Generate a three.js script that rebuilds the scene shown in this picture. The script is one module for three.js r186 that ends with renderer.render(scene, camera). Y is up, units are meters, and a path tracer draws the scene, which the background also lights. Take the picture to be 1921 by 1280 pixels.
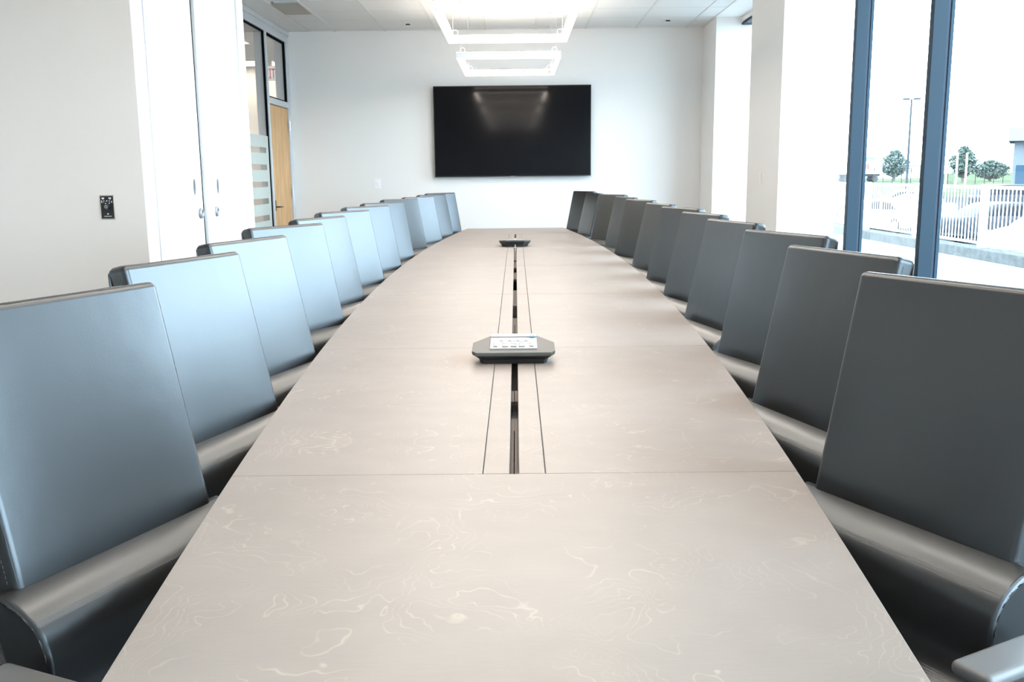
import * as THREE from 'three';
import { RoundedBoxGeometry } from 'three/addons/geometries/RoundedBoxGeometry.js';
import { mergeGeometries, mergeVertices, toCreasedNormals } from 'three/addons/utils/BufferGeometryUtils.js';
import { RectAreaLightUniformsLib } from 'three/addons/lights/RectAreaLightUniformsLib.js';
import { createNoise2D, createNoise3D } from 'simplex-noise';

// ---------------------------------------------------------------- camera, sky, exposure
const scene = new THREE.Scene();
const camera = new THREE.PerspectiveCamera(2 * Math.atan(640 / 1763.15) * 180 / Math.PI, 1921 / 1280, 0.05, 1000);
camera.position.set(0, 1.345, 0);
camera.rotation.order = 'YXZ';
camera.rotation.set(-0.17553, 0.005584, -0.010566);
scene.add(camera);
scene.background = new THREE.Color().setRGB(0.63, 0.84, 1.0);      // bright overcast
scene.backgroundIntensity = 16;
const renderer = new THREE.WebGLRenderer();
renderer.toneMapping = THREE.LinearToneMapping;
renderer.toneMappingExposure = 1.06;
renderer.shadowMap.enabled = true;
RectAreaLightUniformsLib.init();
const LAMP = 40, LAMP_COLOR = new THREE.Color().setRGB(1.0, 0.88, 0.76);

// ---------------------------------------------------------------- helpers
function rng(seed) { let a = seed >>> 0; return () => { a = (a + 0x6D2B79F5) >>> 0; let t = a; t = Math.imul(t ^ (t >>> 15), t | 1); t ^= t + Math.imul(t ^ (t >>> 7), t | 61); return ((t ^ (t >>> 14)) >>> 0) / 4294967296; }; }
const noise2 = createNoise2D(rng(11)), noise2b = createNoise2D(rng(23)), noise3 = createNoise3D(rng(5));
const taken = new Map();
function numbered(name) { const n = taken.get(name) ?? 0; taken.set(name, n + 1); return n ? `${name}_${String(n).padStart(3, '0')}` : name; }
function lin(r, g, b) { return new THREE.Color().setRGB(r, g, b); }
function mat(color, roughness = 0.6, extra = {}) { return new THREE.MeshPhysicalMaterial({ color, roughness, ...extra }); }
function mesh(name, geo, m, parent) {
  const o = new THREE.Mesh(Array.isArray(geo) ? (geo.length > 1 ? join(geo) : geo[0]) : geo, m);
  o.name = name; o.castShadow = true; o.receiveShadow = true;
  if (parent) parent.add(o);
  return o;
}
function join(list) { return mergeGeometries(list.map((g) => { let h = g.index ? g.toNonIndexed() : g; h = h.clone(); for (const k of Object.keys(h.attributes)) if (!['position', 'normal', 'uv'].includes(k)) h.deleteAttribute(k); h.clearGroups(); return h; })); }
function bx(x0, x1, y0, y1, z0, z1) { const g = new THREE.BoxGeometry(Math.abs(x1 - x0), Math.abs(y1 - y0), Math.abs(z1 - z0)); g.translate((x0 + x1) / 2, (y0 + y1) / 2, (z0 + z1) / 2); return g; }
function rbx(x0, x1, y0, y1, z0, z1, r = 0.004, s = 2) { const g = new RoundedBoxGeometry(Math.abs(x1 - x0), Math.abs(y1 - y0), Math.abs(z1 - z0), s, r); g.translate((x0 + x1) / 2, (y0 + y1) / 2, (z0 + z1) / 2); return g; }
function cyl(r0, r1, h, n = 20) { return new THREE.CylinderGeometry(r0, r1, h, n); }
function tube(pts, r, n = 24, k = 8) { return new THREE.TubeGeometry(new THREE.CatmullRomCurve3(pts.map((p) => new THREE.Vector3(...p))), n, r, k); }
function thing(name, label, category, pos = [0, 0, 0], turn = 0, group) {
  const o = new THREE.Group(); o.name = numbered(name); o.position.set(...pos); o.rotation.y = turn;
  o.userData = { label, category }; if (group) o.userData.group = group;
  scene.add(o); return o;
}
function tag(o, label, category, group) { o.name = numbered(o.name); o.userData.label = label; o.userData.category = category; if (group) o.userData.group = group; scene.add(o); return o; }
function struct(name, geo, m, label, category) { const o = mesh(numbered(name), geo, m, scene); o.userData = { kind: 'structure', label, category }; return o; }
function structGroup(name, label, category) { const o = new THREE.Group(); o.name = numbered(name); o.userData = { kind: 'structure', label, category }; scene.add(o); return o; }
function dataTex(n, m, fn, srgb, repeat) {
  const d = new Uint8Array(n * m * 4);
  for (let j = 0; j < m; j++) for (let i = 0; i < n; i++) { const c = fn(i / n, j / m), k = (j * n + i) * 4; d[k] = c[0]; d[k + 1] = c[1]; d[k + 2] = c[2]; d[k + 3] = 255; }
  const t = new THREE.DataTexture(d, n, m); t.wrapS = t.wrapT = THREE.MirroredRepeatWrapping; t.magFilter = THREE.LinearFilter; t.minFilter = THREE.LinearMipmapLinearFilter; t.generateMipmaps = true;
  if (srgb) t.colorSpace = THREE.SRGBColorSpace;
  if (repeat) t.repeat.set(...repeat);
  t.needsUpdate = true; return t;
}
function canvasTex(w, h, draw) { const c = document.createElement('canvas'); c.width = w; c.height = h; draw(c.getContext('2d'), w, h); const t = new THREE.CanvasTexture(c); t.colorSpace = THREE.SRGBColorSpace; return t; }
const cl = (v) => Math.max(0, Math.min(255, v));

// ---------------------------------------------------------------- textures
// grey-stained figured veneer: fine cross grain with pale wandering figure lines
const veneerTex = dataTex(1536, 1536, (u, v) => {
  const x = u * 1.6, y = v * 1.6;
  const wx = x + 0.10 * noise2(x * 2.2, y * 2.2) + 0.03 * noise2b(x * 7, y * 7) + 0.010 * noise2(x * 24, y * 24), wy = y + 0.10 * noise2b(x * 2.0 + 9, y * 2.0) + 0.03 * noise2(x * 8 + 4, y * 8) + 0.010 * noise2b(x * 26, y * 26);
  const f = noise2(wx * 2.6, wy * 1.9) * 4.6 + noise2b(wx * 6, wy * 4.6) * 1.1;
  const d = Math.abs(f - Math.round(f));
  const keep = Math.max(0, noise2b(x * 3.6 + 30, y * 3.6) * 0.9 + noise2(x * 9, y * 9 + 7) * 0.45 + 0.5);
  const w = 0.035 + 0.02 * noise2(x * 5 + 3, y * 5);
  const line = Math.exp(-(d * d) / (w * w)) * Math.min(1, keep);
  const grain = noise2(x * 8, y * 420) * 0.5 + noise2b(x * 30, y * 900) * 0.5;
  const cloud = noise2b(x * 1.4 + 5, y * 1.8) * 0.6 + noise2(x * 6, y * 9) * 0.4;
  const b = 1 + 0.02 * grain + 0.035 * cloud;
  return [cl(145 * b + line * 20), cl(135 * b + line * 18), cl(127.5 * b + line * 14)];
}, true);
const leatherBump = dataTex(512, 512, (u, v) => {
  const n = 0.22 * noise2(u * 60, v * 60) + 0.18 * noise2b(u * 120, v * 120) + 1.3 * noise2(u * 4, v * 3) + 0.7 * noise2b(u * 9, v * 6);
  const k = cl(128 + n * 36); return [k, k, k];
});
const oakTex = dataTex(256, 512, (u, v) => {
  const g = noise2(u * 22 + 0.5 * noise2b(u * 3, v * 2), v * 2.2) * 0.5 + noise2b(u * 90, v * 5) * 0.4 + noise2(u * 5, v * 1.2) * 0.5;
  return [cl(206 + g * 15), cl(163 + g * 16), cl(113 + g * 16)];
}, true);
const paintBump = dataTex(256, 256, (u, v) => { const k = cl(128 + 60 * noise2(u * 70, v * 70) + 30 * noise2b(u * 25, v * 25)); return [k, k, k]; });
const tileBump = dataTex(256, 256, (u, v) => { const k = cl(150 + 70 * noise2(u * 60, v * 60) - 60 * Math.max(0, noise2b(u * 45, v * 45) - 0.35)); return [k, k, k]; });
const carpetTex = dataTex(256, 256, (u, v) => { const k = 46 + 16 * noise2(u * 90, v * 90) + 8 * noise2b(u * 20, v * 20); return [cl(k), cl(k * 1.0), cl(k * 1.04)]; }, true);
carpetTex.repeat.set(1, 1);
const concreteTex = dataTex(256, 256, (u, v) => { const k = 186 + 12 * noise2(u * 8, v * 8) + 10 * noise2b(u * 40, v * 40); return [cl(k), cl(k), cl(k * 0.98)]; }, true);
const grassTex = dataTex(256, 256, (u, v) => { const k = 1 + 0.2 * noise2(u * 30, v * 30) + 0.15 * noise2b(u * 8, v * 8); return [cl(70 * k), cl(76 * k), cl(60 * k)]; }, true);

// ---------------------------------------------------------------- materials
const M = {
  wall: mat(lin(0.82, 0.80, 0.775), 0.85, { bumpMap: paintBump, bumpScale: 0.0003 }),
  beige: mat(lin(0.87, 0.78, 0.71), 0.85, { bumpMap: paintBump, bumpScale: 0.0003 }),
  white: mat(lin(0.84, 0.84, 0.84), 0.5),
  whiteMetal: mat(lin(0.80, 0.81, 0.82), 0.42),
  tile: mat(lin(0.78, 0.78, 0.765), 0.95, { bumpMap: tileBump, bumpScale: 0.001 }),
  tee: mat(lin(0.72, 0.72, 0.71), 0.6),
  carpet: mat(lin(1, 1, 1), 1, { map: carpetTex }),
  veneer: mat(lin(1, 1, 1), 0.42, { map: veneerTex }),
  lidVeneer: mat(lin(1, 1, 1), 0.42, { map: veneerTex }),
  trough: mat(lin(0.012, 0.012, 0.013), 0.6),
  bristle: mat(lin(0.12, 0.10, 0.09), 0.7),
  blackMetal: mat(lin(0.02, 0.02, 0.022), 0.45),
  leather: mat(lin(0.013, 0.0127, 0.0127), 0.33, { ior: 1.75, specularColor: lin(0.88, 0.95, 1), bumpMap: leatherBump, bumpScale: 0.0005 }),
  thread: mat(lin(0.10, 0.10, 0.10), 0.7),
  arm: mat(lin(0.14, 0.14, 0.14), 0.45),
  chrome: mat(lin(0.6, 0.6, 0.6), 0.25, { metalness: 1 }),
  castor: mat(lin(0.03, 0.03, 0.03), 0.5),
  mullion: mat(lin(0.010, 0.028, 0.046), 0.5, { specularIntensity: 0.5 }),
  mullionDark: mat(lin(0.02, 0.03, 0.05), 0.6),
  alu: mat(lin(0.60, 0.63, 0.66), 0.38, { metalness: 0.25 }),
  gasket: mat(lin(0.005, 0.005, 0.006), 0.9, { specularIntensity: 0.1 }),
  glass: mat(lin(1, 1, 1), 0.0, { transmission: 1, thickness: 0, ior: 1.45 }),
  film: mat(lin(0.66, 0.71, 0.66), 0.9, { transmission: 0.45, thickness: 0 }),
  oak: mat(lin(1, 1, 1), 0.5, { map: oakTex }),
  bronze: mat(lin(0.09, 0.06, 0.045), 0.35, { metalness: 0.7 }),
  steel: mat(lin(0.55, 0.55, 0.56), 0.3, { metalness: 0.9 }),
  darkSteel: mat(lin(0.10, 0.11, 0.13), 0.5),
  satin: mat(lin(0.30, 0.31, 0.33), 0.4, { metalness: 0.4 }),
  screen: mat(lin(0.004, 0.004, 0.005), 0.1, { specularIntensity: 0.3 }),
  bezel: mat(lin(0.008, 0.008, 0.009), 0.35),
  silver: mat(lin(0.36, 0.36, 0.365), 0.4, { metalness: 0.2 }),
  phoneGrey: mat(lin(0.085, 0.085, 0.08), 0.5),
  phoneBlack: mat(lin(0.012, 0.012, 0.013), 0.4),
  lcd: mat(lin(0.8, 0.82, 0.84), 0.25),
  key: mat(lin(0.46, 0.46, 0.465), 0.5),
  keyDark: mat(lin(0.03, 0.03, 0.035), 0.5),
  blueSticker: mat(lin(0.10, 0.45, 0.72), 0.4),
  opal: new THREE.MeshStandardMaterial({ color: lin(0.9, 0.9, 0.9), roughness: 0.5, emissive: LAMP_COLOR.clone(), emissiveIntensity: 3.2 }),
  opalTop: new THREE.MeshStandardMaterial({ color: lin(0.9, 0.9, 0.9), roughness: 0.5, emissive: LAMP_COLOR.clone(), emissiveIntensity: 32 }),
  lampWhite: mat(lin(0.88, 0.88, 0.88), 0.4),
  cable: mat(lin(0.62, 0.62, 0.62), 0.4),
  cream: mat(lin(0.78, 0.74, 0.66), 0.9),
  panelGlow: new THREE.MeshStandardMaterial({ color: lin(0.9, 0.9, 0.9), roughness: 0.5, emissive: lin(1, 0.97, 0.92), emissiveIntensity: 3 }),
  ventBeige: mat(lin(0.46, 0.44, 0.38), 0.8),
  concrete: mat(lin(0.4, 0.4, 0.4), 0.9, { map: concreteTex }),
  curb: mat(lin(0.2, 0.205, 0.21), 0.9, { map: concreteTex, specularIntensity: 0 }),
  asphalt: mat(lin(0.045, 0.047, 0.05), 0.95, { specularIntensity: 0 }),
  grass: mat(lin(1, 1, 1), 1, { map: grassTex, specularIntensity: 0 }),
  railWhite: mat(lin(0.8, 0.8, 0.8), 0.5),
};
function metreUV(geo, s = 1) {   // box-projected uv in metres from a geometry's own positions
  const p = geo.attributes.position, n = geo.attributes.normal, uv = new Float32Array(p.count * 2);
  for (let i = 0; i < p.count; i++) {
    const ax = Math.abs(n.getX(i)), ay = Math.abs(n.getY(i)), az = Math.abs(n.getZ(i));
    const [a, b] = ax > ay && ax > az ? [p.getZ(i), p.getY(i)] : ay > az ? [p.getX(i), p.getZ(i)] : [p.getX(i), p.getY(i)];
    uv[2 * i] = a * s; uv[2 * i + 1] = b * s;
  }
  geo.setAttribute('uv', new THREE.BufferAttribute(uv, 2)); return geo;
}

// ---------------------------------------------------------------- room shell
const CEIL = 3.088, ZF = -11.97, ZB = 2.6, XW = 2.70, XR = 2.31, XL = -2.79, XN = -3.6, ZC0 = -4.8, ZC1 = -6.79, XC = -1.875;
struct('floor', metreUV(bx(-3.8, 2.9, -0.12, 0, -12.2, 2.8), 1), M.carpet, 'dark charcoal carpet floor under the conference table', 'floor');
struct('wall_far', metreUV(bx(-2.95, 2.95, 0, 3.4, ZF - 0.15, ZF)), M.wall, 'white end wall behind the wall-mounted television', 'wall');
struct('wall_rear', metreUV(bx(-3.8, 2.95, 0, 3.4, ZB, ZB + 0.15)), M.wall, 'white wall closing the room behind the camera', 'wall');
struct('wall_near_left', metreUV(bx(XN - 0.15, XN, 0, 3.4, ZC0 - 0.1, ZB)), M.beige, 'beige side wall beyond the left edge of the view', 'wall');
struct('wall_beige_left', metreUV(bx(XN, XC - 0.003, 0, 3.4, ZC0 - 0.10, ZC0)), M.beige, 'warm beige wall at the left that carries the black control plate', 'wall');
struct('wall_closet_side', metreUV(bx(XL - 0.1, XC - 0.002, 0, 3.4, ZC1, ZC1 + 0.06)), M.white, 'far end panel of the white closet', 'wall');
struct('wall_left', [metreUV(bx(XL - 0.12, XL, 0, 3.4, -9.45, ZC1 + 0.06))], M.wall, 'white left wall between the closet and the glass door front', 'wall');
// right side: stub, pillar, upstand and head of the window front
struct('wall_right_stub', metreUV(rbx(XR, XW + 0.12, 0, 3.4, ZF, -11.21, 0.003)), M.wall, 'white stub wall at the far right corner', 'wall');
struct('wall_right_pillar', metreUV(rbx(XR, XW + 0.12, 0, 3.4, -9.54, -8.41, 0.003)), M.wall, 'white pillar projecting beside the far window bay', 'wall');
struct('wall_right_near_pillar', metreUV(rbx(XR, XW + 0.12, 0, 3.4, -2.94, -1.81, 0.003)), M.wall, 'white pillar of the window wall beside the camera, outside the view', 'wall');
struct('wall_right_header', [bx(XW - 0.1, XW + 0.12, 3.02, 3.4, -8.41, ZB), bx(XW - 0.1, XW + 0.12, 3.02, 3.4, -11.21, -9.54)], M.wall, 'white head above the window front', 'wall');
struct('wall_right_upstand', [bx(XW - 0.1, XW + 0.12, 0, 0.06, -8.41, ZB), bx(XW - 0.1, XW + 0.12, 0, 0.06, -11.21, -9.54)], M.mullion, 'dark metal base rail of the window front', 'rail');

// ceiling: slab, gypsum borders, grid bars and lay-in tiles
const ceiling = structGroup('ceiling', 'white suspended grid ceiling of lay-in tiles', 'ceiling');
mesh('slab', bx(-3.9, 3.0, 3.36, 3.5, -12.2, 2.8), M.white, ceiling);
mesh('border', bx(XL - 0.1, -2.505, CEIL, CEIL + 0.05, ZF, ZC1), M.wall, ceiling);
mesh('border', bx(XR, XW + 0.1, CEIL - 0.002, CEIL + 0.05, ZF, ZB), M.wall, ceiling);
mesh('border', bx(XN, -2.505, CEIL, CEIL + 0.05, ZC0, ZB), M.wall, ceiling);
mesh('wall_angle', bx(XR - 0.022, XR, CEIL - 0.004, CEIL + 0.03, ZF, ZB), M.tee, ceiling);
{
  const gx = [-2.505, -2.19]; for (let k = 1; k <= 7; k++) gx.push(-2.19 + 0.6125 * k); gx.push(XR);
  const gz = [ZF, -11.79]; for (let k = 1; gz[gz.length - 1] < ZB - 0.7; k++) gz.push(-11.79 + 0.61 * k); gz.push(ZB);
  const cache = new Map();
  const tileGeo = (w, d) => { const k = w.toFixed(3) + d.toFixed(3); if (!cache.has(k)) cache.set(k, metreUV(rbx(-w / 2, w / 2, 0.004, 0.02, -d / 2, d / 2, 0.002, 1))); return cache.get(k); };
  const teeZ = new THREE.BoxGeometry(0.024, 0.03, ZB - ZF), teeX = new Map();
  for (let i = 1; i < gx.length - 1; i++) { const b = mesh('grid_bar', teeZ, M.tee, ceiling); b.position.set(gx[i], CEIL + 0.013, (ZF + ZB) / 2); }
  for (let j = 0; j < gz.length - 1; j++) for (let i = 0; i < gx.length - 1; i++) {
    const w = gx[i + 1] - gx[i] - 0.026, d = gz[j + 1] - gz[j] - 0.016;
    if (w < 0.05 || d < 0.03) continue;
    const zc = (gz[j] + gz[j + 1]) / 2, xc = (gx[i] + gx[i + 1]) / 2;
    if (xc < XC - 0.1 && zc > ZC1 && zc < ZC0) continue;
    if (i === 0 && zc > -10.75 && zc < -10.1) continue;
    const t = mesh('tile', tileGeo(w, d), M.tile, ceiling); t.position.set(xc, CEIL, zc);
    const b = mesh('cross_bar', (teeX.has(i) ? teeX : teeX.set(i, new THREE.BoxGeometry(w + 0.002, 0.026, 0.016))).get(i), M.tee, ceiling); b.position.set(xc, CEIL + 0.0155, gz[j + 1]);
  }
}
{ // beige return-air grille
  const v = thing('ceiling_vent', 'beige return-air grille set in the ceiling above the glass door', 'vent', [-2.345, CEIL, -10.425]);
  mesh('frame', [bx(-0.15, 0.15, 0, 0.02, -0.3, -0.28), bx(-0.15, 0.15, 0, 0.02, 0.28, 0.3), bx(-0.15, -0.13, 0, 0.02, -0.28, 0.28), bx(0.13, 0.15, 0, 0.02, -0.28, 0.28)], M.ventBeige, v);
  mesh('back_plate', bx(-0.13, 0.13, 0.016, 0.022, -0.28, 0.28), M.ventBeige, v);
  for (let k = 0; k < 18; k++) { const s = mesh('slat', bx(-0.13, 0.13, 0.001, 0.013, -0.003, 0.003), M.ventBeige, v); s.position.z = -0.265 + k * 0.0312; s.rotation.x = 0.5; }
}
for (const [x, z, l] of [[-1.246, -11.49, 'small round ceiling sprinkler cover left of the pendant lamps'], [1.79, -11.43, 'small round ceiling sprinkler cover right of the pendant lamps']]) {
  const t = thing('sprinkler_cover', l, 'sprinkler', [x, CEIL + 0.003, z]);
  const c = mesh('cover_plate', cyl(0.04, 0.042, 0.004, 24), M.whiteMetal, t); c.position.y = -0.018;
  const n = mesh('neck', cyl(0.026, 0.026, 0.02, 20), M.blackMetal, t); n.position.y = -0.007;
}

// ---------------------------------------------------------------- window front on the right
function mullion(z, x0 = 2.604) {
  const g = structGroup('trim_mullion', 'dark blue-grey aluminium mullion of the window front', 'mullion');
  mesh('post', rbx(x0, XW - 0.004, 0.06, 3.02, z - 0.056, z, 0.003), M.mullion, g);
  mesh('gasket', bx(XW - 0.004, XW + 0.012, 0.06, 3.02, z - 0.046, z - 0.010), M.mullionDark, g);
  mesh('cap', rbx(XW + 0.012, XW + 0.035, 0.06, 3.02, z - 0.056, z, 0.003), M.mullion, g);
  return g;
}
const mz = []; for (let k = -1; k <= 7; k++) mz.push(-7.469 + 1.368 * k);
for (const z of mz.slice(1)) if (z < ZB && !(z > -3.0 && z < -1.7)) mullion(z);
mullion(-9.98);
let wn = 0;
function pane(z0, z1, label) {
  const g = structGroup(`window_${++wn}`, label, 'window');
  const pg = new THREE.PlaneGeometry(z1 - z0, 2.96); pg.rotateY(-Math.PI / 2); pg.translate(XW, 1.54, (z0 + z1) / 2); mesh('pane', pg, M.glass, g);
  return g;
}
pane(-11.21, -9.54, 'tall glass pane in the bay between stub wall and pillar');
pane(-8.41, -7.525, 'narrow glass pane between the white pillar and the first mullion');
for (let k = 1; k < mz.length - 1; k++) pane(mz[k], mz[k + 1] - 0.056, k === 1 ? 'tall glass pane between the two mullions in view' : k === 2 ? 'tall glass pane right of the second mullion' : 'tall glass pane of the window front nearer the camera');
struct('trim_sill', [bx(XW - 0.1, XW + 0.1, 3.0, 3.03, -8.41, ZB), bx(XW - 0.1, XW + 0.1, 3.0, 3.03, -11.21, -9.54)], M.mullion, 'dark metal head rail of the window front', 'rail');

// ---------------------------------------------------------------- white closet with double doors on the left
struct('wall_closet_front', [rbx(XC - 0.06, XC, 0, 3.4, ZC0 - 0.150, ZC0 - 0.0005, 0.002), rbx(XC - 0.06, XC, 0, 3.4, ZC1, -6.655, 0.004), bx(XC - 0.06, XC, 2.95, 3.4, -6.655, ZC0 - 0.15), bx(XL, XC - 0.05, 3.04, 3.1, ZC1, ZC0)], M.white, 'white frame of the closet front', 'frame');
struct('wall_closet_inside', bx(XC - 0.09, XC - 0.07, 0, 3.2, ZC1 + 0.07, ZC0 - 0.11), M.gasket, 'dark inside of the closet behind its door gap', 'wall');
function closetDoor(z0, z1, hingeFar, label) {
  const d = structGroup(`door_${hingeFar ? 2 : 1}`, label, 'door');
  mesh('leaf', rbx(XC - 0.045, XC - 0.004, 0.01, 2.94, z0, z1, 0.003), M.white, d);
  const hz = hingeFar ? z0 - 0.001 : z1 + 0.001, s = hingeFar ? -1 : 1;
  const h = mesh('hinge_strip', rbx(XC - 0.03, XC + 0.004, 0.02, 2.93, hz + s * 0.004, hz + s * 0.042, 0.003), M.whiteMetal, d);
  for (let y = 0.25; y < 2.9; y += 0.38) { const sc = mesh('screw', cyl(0.004, 0.004, 0.003, 10), M.steel, h); sc.rotation.z = Math.PI / 2; sc.position.set(XC + 0.005, y, hz + s * 0.015); }
  const zc = hingeFar ? z1 - 0.115 : z0 + 0.149;
  const pull = mesh('pull_plate', [bx(XC - 0.004, XC + 0.003, 1.228, 1.353, zc - 0.036, zc - 0.026), bx(XC - 0.004, XC + 0.003, 1.228, 1.353, zc + 0.026, zc + 0.036), bx(XC - 0.004, XC + 0.003, 1.228, 1.238, zc - 0.026, zc + 0.026), bx(XC - 0.004, XC + 0.003, 1.343, 1.353, zc - 0.026, zc + 0.026)], M.whiteMetal, d);
  const cup = new THREE.SphereGeometry(0.05, 20, 12, 0, Math.PI * 2, 0, Math.PI / 2); cup.rotateZ(Math.PI / 2); cup.scale(0.5, 1.05, 0.52);
  const ring = new THREE.RingGeometry(0.9, 1, 24); // cup rim
  const plateShape = new THREE.Shape(); plateShape.moveTo(-0.027, -0.053); plateShape.lineTo(0.027, -0.053); plateShape.lineTo(0.027, 0.053); plateShape.lineTo(-0.027, 0.053); plateShape.closePath();
  const hole = new THREE.Path(); hole.absellipse(0, 0, 0.024, 0.049, 0, Math.PI * 2); plateShape.holes.push(hole);
  const pg = new THREE.ExtrudeGeometry(plateShape, { depth: 0.006, bevelEnabled: false, curveSegments: 24 }); pg.rotateY(Math.PI / 2); pg.translate(XC - 0.003, 1.29, zc);
  mesh('pull_rim', pg, M.whiteMetal, pull);
  const c2 = mesh('pull_cup', cup, M.darkSteel, pull); c2.position.set(XC - 0.0006, 1.29, zc); c2.scale.x = 0.1;
  const lz = hingeFar ? z1 - 0.063 : z0 + 0.06;
  const lock = mesh('lock_ring', (() => { const g = new THREE.TorusGeometry(0.022, 0.010, 10, 24); g.rotateY(Math.PI / 2); return g; })(), M.satin, d); lock.position.set(XC + 0.002, 1.136, lz);
  const core = mesh('lock_core', (() => { const g = cyl(0.014, 0.014, 0.008, 18); g.rotateZ(Math.PI / 2); return g; })(), M.steel, lock); core.position.x = -0.001;
  const slot = mesh('keyhole', bx(0, 0.0008, -0.009, 0.009, -0.003, 0.003), M.blackMetal, lock); slot.position.x = 0.003;
  return d;
}
closetDoor(-5.696, -5.003, false, 'white closet door nearer the beige wall with recessed pull');
closetDoor(-6.612, -5.868, true, 'white closet door farther from the beige wall with recessed pull');
struct('trim_door_gap', bx(XC - 0.04, XC - 0.006, 0.01, 2.94, -5.716, -5.696), M.gasket, 'dark gap between the two closet doors', 'gap');
struct('trim_astragal', rbx(XC - 0.04, XC + 0.014, 0.01, 2.94, -5.864, -5.716, 0.003), M.whiteMetal, 'white vertical strip between the two closet doors', 'trim');

// control plate on the beige wall
{
  const t = thing('wall_control', 'black audio control plate with knob on the beige wall', 'control plate', [-2.068, 1.202, ZC0]);
  mesh('frame', rbx(-0.036, 0.036, -0.061, 0.061, 0, 0.005, 0.002), mat(lin(0.45, 0.36, 0.33), 0.3, { metalness: 0.8 }), t);
  const face = canvasTex(132, 224, (c, w, h) => {
    c.fillStyle = '#060506'; c.fillRect(0, 0, w, h); c.fillStyle = '#f2eeee'; c.strokeStyle = '#e8e4e4'; c.lineWidth = 4;
    c.fillRect(14, 14, 28, 13); c.fillRect(86, 14, 28, 13); c.fillRect(9, 44, 9, 22); c.fillRect(112, 48, 9, 18); c.fillRect(60, 42, 12, 12); c.fillRect(46, 68, 10, 9); c.fillRect(84, 68, 10, 9);
    c.beginPath(); c.moveTo(22, 30); c.lineTo(40, 46); c.lineTo(30, 66); c.moveTo(106, 30); c.lineTo(88, 46); c.lineTo(100, 66); c.stroke();
    c.fillRect(60, 172, 16, 12);
    for (let k = 0; k < 13; k++) c.fillRect(28 + k * 6, 198, 4, 8);
  });
  mesh('face', bx(-0.032, 0.032, -0.056, 0.056, 0.005, 0.0058), [M.blackMetal, M.blackMetal, M.blackMetal, M.blackMetal, mat(lin(1, 1, 1), 0.35, { map: face }), M.blackMetal], t);
  const k = mesh('knob', (() => { const g = cyl(0.013, 0.015, 0.012, 24); g.rotateX(Math.PI / 2); return g; })(), M.blackMetal, t); k.position.set(-0.001, 0.003, 0.012);
  const r = mesh('knob_cap', (() => { const g = new THREE.TorusGeometry(0.006, 0.0022, 8, 18); return g; })(), M.silver, k); r.position.z = 0.0065;
}
function wallPlate(name, label, pos, turn) {
  const t = thing(name, label, 'wall plate', pos, turn);
  mesh('plate', rbx(-0.038, 0.038, -0.06, 0.06, 0, 0.006, 0.002), M.white, t);
  const s = mesh('rocker', rbx(-0.017, 0.017, -0.033, 0.033, 0.004, 0.009, 0.002), M.white, t); s.rotation.x = 0.05;
}
wallPlate('outlet_plate', 'white blank outlet plate low on the end wall left of the television', [-1.738, 1.246, ZF], 0);
wallPlate('light_switch', 'white light switch on the room face of the pillar', [XR, 1.292, -9.0], -Math.PI / 2);

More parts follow.
